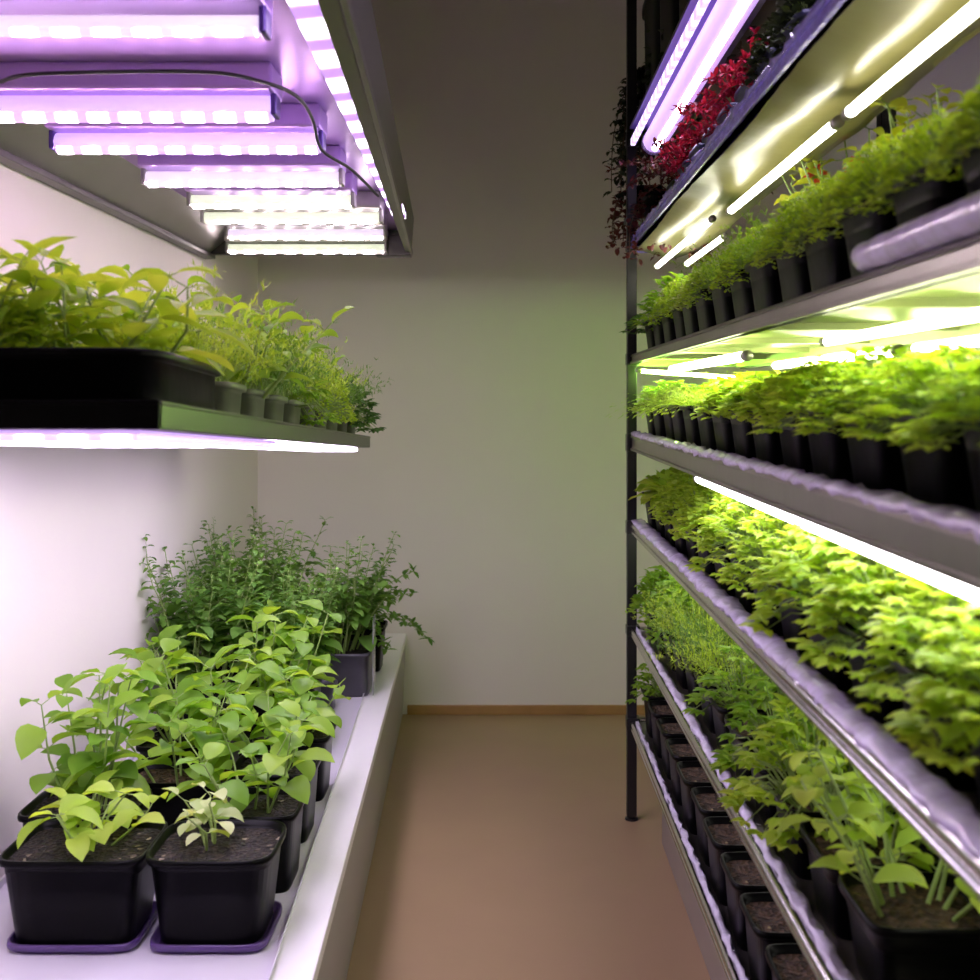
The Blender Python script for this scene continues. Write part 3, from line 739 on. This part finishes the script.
# rectangular black tray with leafy seedlings
def on_shelf(x, y, dz=0.): return Vector((x, y, sz(y)-.026/math.cos(TILT)+.001+dz))
def tray(name, x, y, w, d, h, mat, label, extra=()):
    e = empty(name, on_shelf(x, y), (TILT, 0, 0)); tag(e, label, 'seed tray')
    me, so, zs = pot_mesh(name+str(y), w, d, h, mat, taper=.97, rnd=.0, n=32)
    link('tray_body', me, e); link('soil', so, e)
    for (k, px, py, s, rz) in extra:
        L = LIB[k]; lv, st = L[counter['x'] % len(L)]; counter['x'] += 1
        f = link('foliage', lv, e, (px, py, zs)); f.scale = (s,)*3; f.rotation_euler[2] = rz
        g = link('stem', st, f)
    return e
kind('basil', fol_broad, 4, 'lime', h=.16, r=.11, stems=5, L=.105, W=.05, nodes=4, base=.07)
kind('basil_mid', fol_broad, 3, 'green', h=.12, r=.10, stems=9, L=.055, W=.036, nodes=4, base=.06)
tray('seed_tray', -.705, 1.745, .48, .42, .10, 'pot', 'long black tray of broad-leaved lime seedlings at the near end of the left shelf',
     [('basil', .10, -.08, .95, 0), ('basil', -.08, -.1, .9, 1), ('basil', .13, .08, 1.0, 2), ('basil', -.1, .08, .95, 3), ('basil_mid', .02, -.02, .8, 4), ('dill', .12, .14, .9, 0), ('cress', .0, -.1, .8, 0), ('cress', -.15, 0, .8, 0)])
kL = [('dill', 'lime feathery fronds'), ('basil_mid', 'smooth green leaves'), ('mustard', 'feathery green fronds'), ('parsley', 'green parsley leaves'), ('dill', 'fine lime fronds spilling over'), ('moss', 'dense mossy leaves'), ('mustard', 'feathery mid green leaves'), ('parsley_dark', 'dark curly leaves'), ('parsley_dark', 'dark green curly leaves')]
LIB['mix_deep'] = LIB['parsley_dark']
for i in range(9):
    y = 2.06+.205*i; k, d = kL[i]
    if y > 3.78: break
    plant('potted_herb', on_shelf(-.545, y), 'small', k, 'grey pot of %s, %s from the tray, front row, left shelf' % (d, ['next', 'second', 'third', 'fourth', 'fifth', 'sixth', 'seventh', 'eighth', 'ninth'][i]), 'potted plant', 'pots on the left shelf', rotz=i*.9, tilt=TILT, scale=1.22 if i < 7 else 1.15, fz=1.2)
kb = ['basil_mid', 'cress_green', 'mustard', 'basil_mid', 'parsley', 'mustard', 'parsley_dark', 'basil_mid', 'parsley_dark']
for i in range(9):
    y = 2.06+.205*i
    if y > 3.78: break
    plant('potted_herb', on_shelf(-.72, y), 'small', kb[i], 'small grey pot, back row of the left shelf, %s behind the tray' % ['first', 'second', 'third', 'fourth', 'fifth', 'sixth', 'seventh', 'eighth', 'ninth'][i], 'potted plant', 'pots on the left shelf', rotz=i*1.9, tilt=TILT, scale=1.25, fz=1.25)

# ---------------------------------------------------------------- white bench on the left
BZ = .364
bench = empty('plant_bench', (-.7, 3.4, 0)); tag(bench, 'long low white bench along the left wall carrying black pots', 'bench')
def bx(y): return -.339+(y-2.05)*(-.427+.339)/(5.09-2.05)
def bp(mb, name, mat, bevel=0):
    o = build(mb, name, mat, None, False, None, bevel); o.parent = bench; o.matrix_parent_inverse = Matrix.Translation(-bench.location); return o
y0, y1 = .9, 5.09
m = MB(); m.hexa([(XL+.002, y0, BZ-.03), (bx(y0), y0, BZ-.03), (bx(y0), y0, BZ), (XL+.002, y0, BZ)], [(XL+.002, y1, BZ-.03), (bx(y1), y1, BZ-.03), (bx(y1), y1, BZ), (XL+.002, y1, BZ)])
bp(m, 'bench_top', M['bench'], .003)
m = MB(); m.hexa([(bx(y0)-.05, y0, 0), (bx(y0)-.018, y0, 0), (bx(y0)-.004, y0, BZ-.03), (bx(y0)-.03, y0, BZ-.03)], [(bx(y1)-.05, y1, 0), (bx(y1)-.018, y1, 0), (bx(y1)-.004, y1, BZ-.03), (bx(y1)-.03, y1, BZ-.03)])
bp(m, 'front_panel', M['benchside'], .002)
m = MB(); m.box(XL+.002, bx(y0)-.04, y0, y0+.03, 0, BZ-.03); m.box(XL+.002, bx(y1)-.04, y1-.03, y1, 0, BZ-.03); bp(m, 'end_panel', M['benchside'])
# thin drip tray
m = MB(); T0, T1 = (-.405, 1.75), (-.51, 4.72)
m.hexa([(-1.06, T0[1], BZ+.0005), (T0[0], T0[1], BZ+.0005), (T0[0], T0[1], BZ+.004), (-1.06, T0[1], BZ+.004)], [(-1.06, T1[1], BZ+.0005), (T1[0], T1[1], BZ+.0005), (T1[0], T1[1], BZ+.004), (-1.06, T1[1], BZ+.004)])
m.hexa([(T0[0]-.004, T0[1], BZ+.003), (T0[0], T0[1], BZ+.003), (T0[0]+.004, T0[1], BZ+.016), (T0[0], T0[1], BZ+.016)], [(T1[0]-.004, T1[1], BZ+.003), (T1[0], T1[1], BZ+.003), (T1[0]+.004, T1[1], BZ+.016), (T1[0], T1[1], BZ+.016)])
m.box(-1.06, T1[0], T1[1]-.003, T1[1], BZ+.003, BZ+.016); m.box(-1.064, -1.06, T0[1], T1[1], BZ+.003, BZ+.016)
tag(build(m, 'drip_tray', M['traywhite'], bevel=.001), 'flat white drip tray under the pots on the white bench', 'tray')
TZ = BZ+.0045
# foliage used on the bench only
kind('bench_tall', fol_broad, 2, 'green', h=.33, r=.09, stems=7, L=.095, W=.066, nodes=5, base=.06)
kind('bench_mid', fol_broad, 4, 'green', h=.19, r=.12, stems=7, L=.105, W=.074, nodes=3, base=.07)
kind('bench_small', fol_broad, 2, 'pale', h=.085, r=.05, stems=5, L=.06, W=.045, nodes=2, base=.03)
kind('bench_low', fol_broad, 2, 'lime', h=.09, r=.07, stems=7, L=.095, W=.06, nodes=2, base=.05)
kind('bench_herb', fol_herb, 4, 'mid', h=.42, r=.15, stems=20)
kind('bench_herb_deep', fol_herb, 3, 'mid', h=.38, r=.16, stems=20, L=.05, W=.024)
kind('bench_leafy', fol_broad, 3, 'green', h=.22, r=.13, stems=9, L=.11, W=.075, nodes=4, base=.08)
kind('bench_dense', fol_broad, 3, 'mid', h=.26, r=.13, stems=12, L=.10, W=.065, nodes=4, base=.08)
potkind('bigsq', .275, .22, .165, 'pot', taper=.80, rnd=.15)
potkind('bigrd', .245, .22, .165, 'pot', taper=.80, rnd=.55)
potkind('midsq', .245, .19, .165, 'pot', taper=.84, rnd=.15)
potkind('sidesq', .20, .19, .165, 'pot', taper=.82, rnd=.2)
potkind('longbox', .25, .16, .15, 'pot', taper=.95, rnd=.1, soil='soilbrown')
potkind('greybox', .26, .22, .15, 'potgrey', taper=.92, rnd=.1)
potkind('cup', .10, .10, .085, 'potgrey', taper=.85, rnd=.6)
def saucer(x, y, w, d, label):
    me, so, zs = pot_mesh('saucer'+str(x), w, d, .018, 'saucer', taper=.86, rnd=.2)
    o = link('saucer', me, None, (x, y, TZ)); tag(o, label, 'saucer')
saucer(-.808, 2.23, .25, .20, 'purple saucer under the square pot at the lower left corner')
saucer(-.552, 2.23, .225, .20, 'purple saucer under the rounded pot with pale seedlings')
S = .012
plant('potted_basil', (-.808, 2.23, TZ+S), 'bigsq', 'bench_low', 'large square black pot with low lime leaves, lower left corner', rotz=.4)
plant('potted_basil', (-.552, 2.23, TZ+S), 'bigrd', 'bench_small', 'rounded black pot with pale young leaves at the front of the white bench', rotz=1.)
plant('potted_basil', (-.895, 2.475, TZ), 'midsq', 'bench_tall', 'black pot of tall thin-stemmed broad leaves against the left wall', rotz=.2)
plant('potted_basil', (-.53, 2.475, TZ), 'sidesq', 'bench_mid', 'black pot directly behind the rounded front pot, with lime oval leaves', rotz=2.2, scale=.9)
plant('potted_basil', (-.755, 2.715, TZ), 'longbox', 'bench_mid', 'long black box with brown soil and lime leaves in the bench middle', rotz=.9)
plant('potted_basil', (-.54, 2.74, TZ), 'sidesq', 'bench_mid', 'black side pot, third from the front along the tray edge', rotz=3.9, scale=.85)
plant('potted_basil', (-.545, 3.02, TZ), 'sidesq', 'bench_mid', 'black side pot, fourth from the front along the tray edge', rotz=5.1, scale=.9)
plant('potted_basil', (-.80, 2.95, TZ), 'midsq', 'bench_leafy', 'black pot of leafy greens behind the long box', rotz=2.)
plant('potted_herb', (-.68, 3.34, TZ), 'midsq', 'bench_leafy', 'black pot of big soft leaves in front of the purple-grey box', rotz=2.8, scale=1.05)
plant('potted_herb', (-.93, 3.60, TZ), 'midsq', 'bench_herb', 'tall green herb against the left wall, nearest of the tall ones', rotz=0)
plant('potted_herb', (-.67, 3.62, TZ), 'sidesq', 'bench_herb', 'tall green herb in a black pot beside the small grey cup', rotz=1.7, scale=.8)
plant('potted_herb', (-.59, 4.08, TZ), 'greybox', 'bench_herb_deep', 'purple-grey square box with dark narrow-leaved herbs', rotz=1)
plant('potted_herb', (-.88, 4.0, TZ), 'midsq', 'bench_herb', 'tall green herb by the wall behind the nearest tall one', rotz=2)
kind('bench_droop', fol_amaranth, 1, 'mid', h=.24, r=.18, n=34, W=.018, L=.04)
plant('potted_herb', (-.57, 4.42, TZ), 'midsq', 'bench_droop', 'dark herb drooping over the bench edge, at the far end', rotz=2.5, scale=1.)
plant('potted_herb', (-.90, 4.35, TZ), 'midsq', 'bench_herb_deep', 'dark narrow-leaved herb by the wall at the far end of the bench', rotz=4, scale=1.05)
for nm, px_, py_ in (('a', -.93, 3.60), ('b', -.67, 3.62), ('c', -.59, 4.08), ('d', -.88, 4.0), ('e', -.90, 4.35)):
    for o in list(bpy.data.objects):
        if o.parent is None and o.name.startswith('potted_herb') and abs(o.location.x-px_) < .002 and abs(o.location.y-py_) < .002:
            lv, st = LIB['bench_dense'][ord(nm) % 3]
            for q_, me_ in (('foliage', lv), ('stem', st)):
                f_ = link(q_, me_, o, (0, 0, .145)); f_.rotation_euler[2] = ord(nm)*1.7; f_.scale = (.95, .95, .9)
plant('grey_cup', (-.605, 3.84, TZ), 'cup', None, 'small empty grey cup in front of the purple-grey box', 'cup')
m = MB(); m.hexa([(-.0015, -.02, 0), (.0015, -.02, 0), (.0015, -.02, .26), (-.0015, -.02, .26)], [(-.0015, .04, 0), (.0015, .04, 0), (.0015, .04, .27), (-.0015, .04, .27)])
tag(build(m, 'plant_label', M['card'], loc=(-.452, 4.02, TZ)), 'clear upright plastic card beside the purple-grey box', 'plant label')

# leaves that reach the wall lie against it
bpy.context.view_layer.update()
def against(o, xmin, xmax):
    mw = o.matrix_world; inv = mw.inverted(); me = None
    lo = min((mw @ Vector(c)).x for c in o.bound_box); hi = max((mw @ Vector(c)).x for c in o.bound_box)
    if lo >= xmin and hi <= xmax: return
    me = o.data.copy(); o.data = me; r_ = random.Random(3)
    for v in me.vertices:
        p = mw @ v.co
        if p.x < xmin: p.x = xmin+min(.02, (xmin-p.x)*.12); v.co = inv @ p
        elif p.x > xmax: p.x = xmax-min(.02, (p.x-xmax)*.12); v.co = inv @ p
for o in list(bpy.data.objects):
    if o.type == 'MESH' and o.name.split('.')[0] in ('foliage', 'stem'): against(o, XL+.003, XR-.003)

# ---------------------------------------------------------------- world, camera, colour
w = bpy.data.worlds.new('room'); sc.world = w; w.use_nodes = True
w.node_tree.nodes['Background'].inputs[0].default_value = (.5, .45, .45, 1); w.node_tree.nodes['Background'].inputs[1].default_value = .05
cam = bpy.data.cameras.new('camera'); co = bpy.data.objects.new('camera', cam); COL.objects.link(co); sc.camera = co
co.location = (0, 0, EYE); co.rotation_euler = (R(90), 0, 0)
cam.sensor_width = 36; cam.sensor_fit = 'HORIZONTAL'; cam.lens = 36*F/980
cam.shift_x = -(VX-490)/980; cam.shift_y = -(490-VY)/980
cam.clip_start = .05
cam.dof.use_dof = True; cam.dof.focus_distance = 3.0; cam.dof.aperture_fstop = 5.0
sc.view_settings.view_transform = 'Standard'; sc.view_settings.look = 'None'; sc.view_settings.gamma = 1
sc.view_settings.use_curve_mapping = False; sc.view_settings.exposure = 0.65
sc.cycles.use_denoising = True
sc.cycles.max_bounces = 8; sc.cycles.diffuse_bounces = 6; sc.cycles.glossy_bounces = 3; sc.cycles.transmission_bounces = 5
sc.cycles.sample_clamp_indirect = 6
sc.cycles.caustics_reflective = False; sc.cycles.caustics_refractive = False
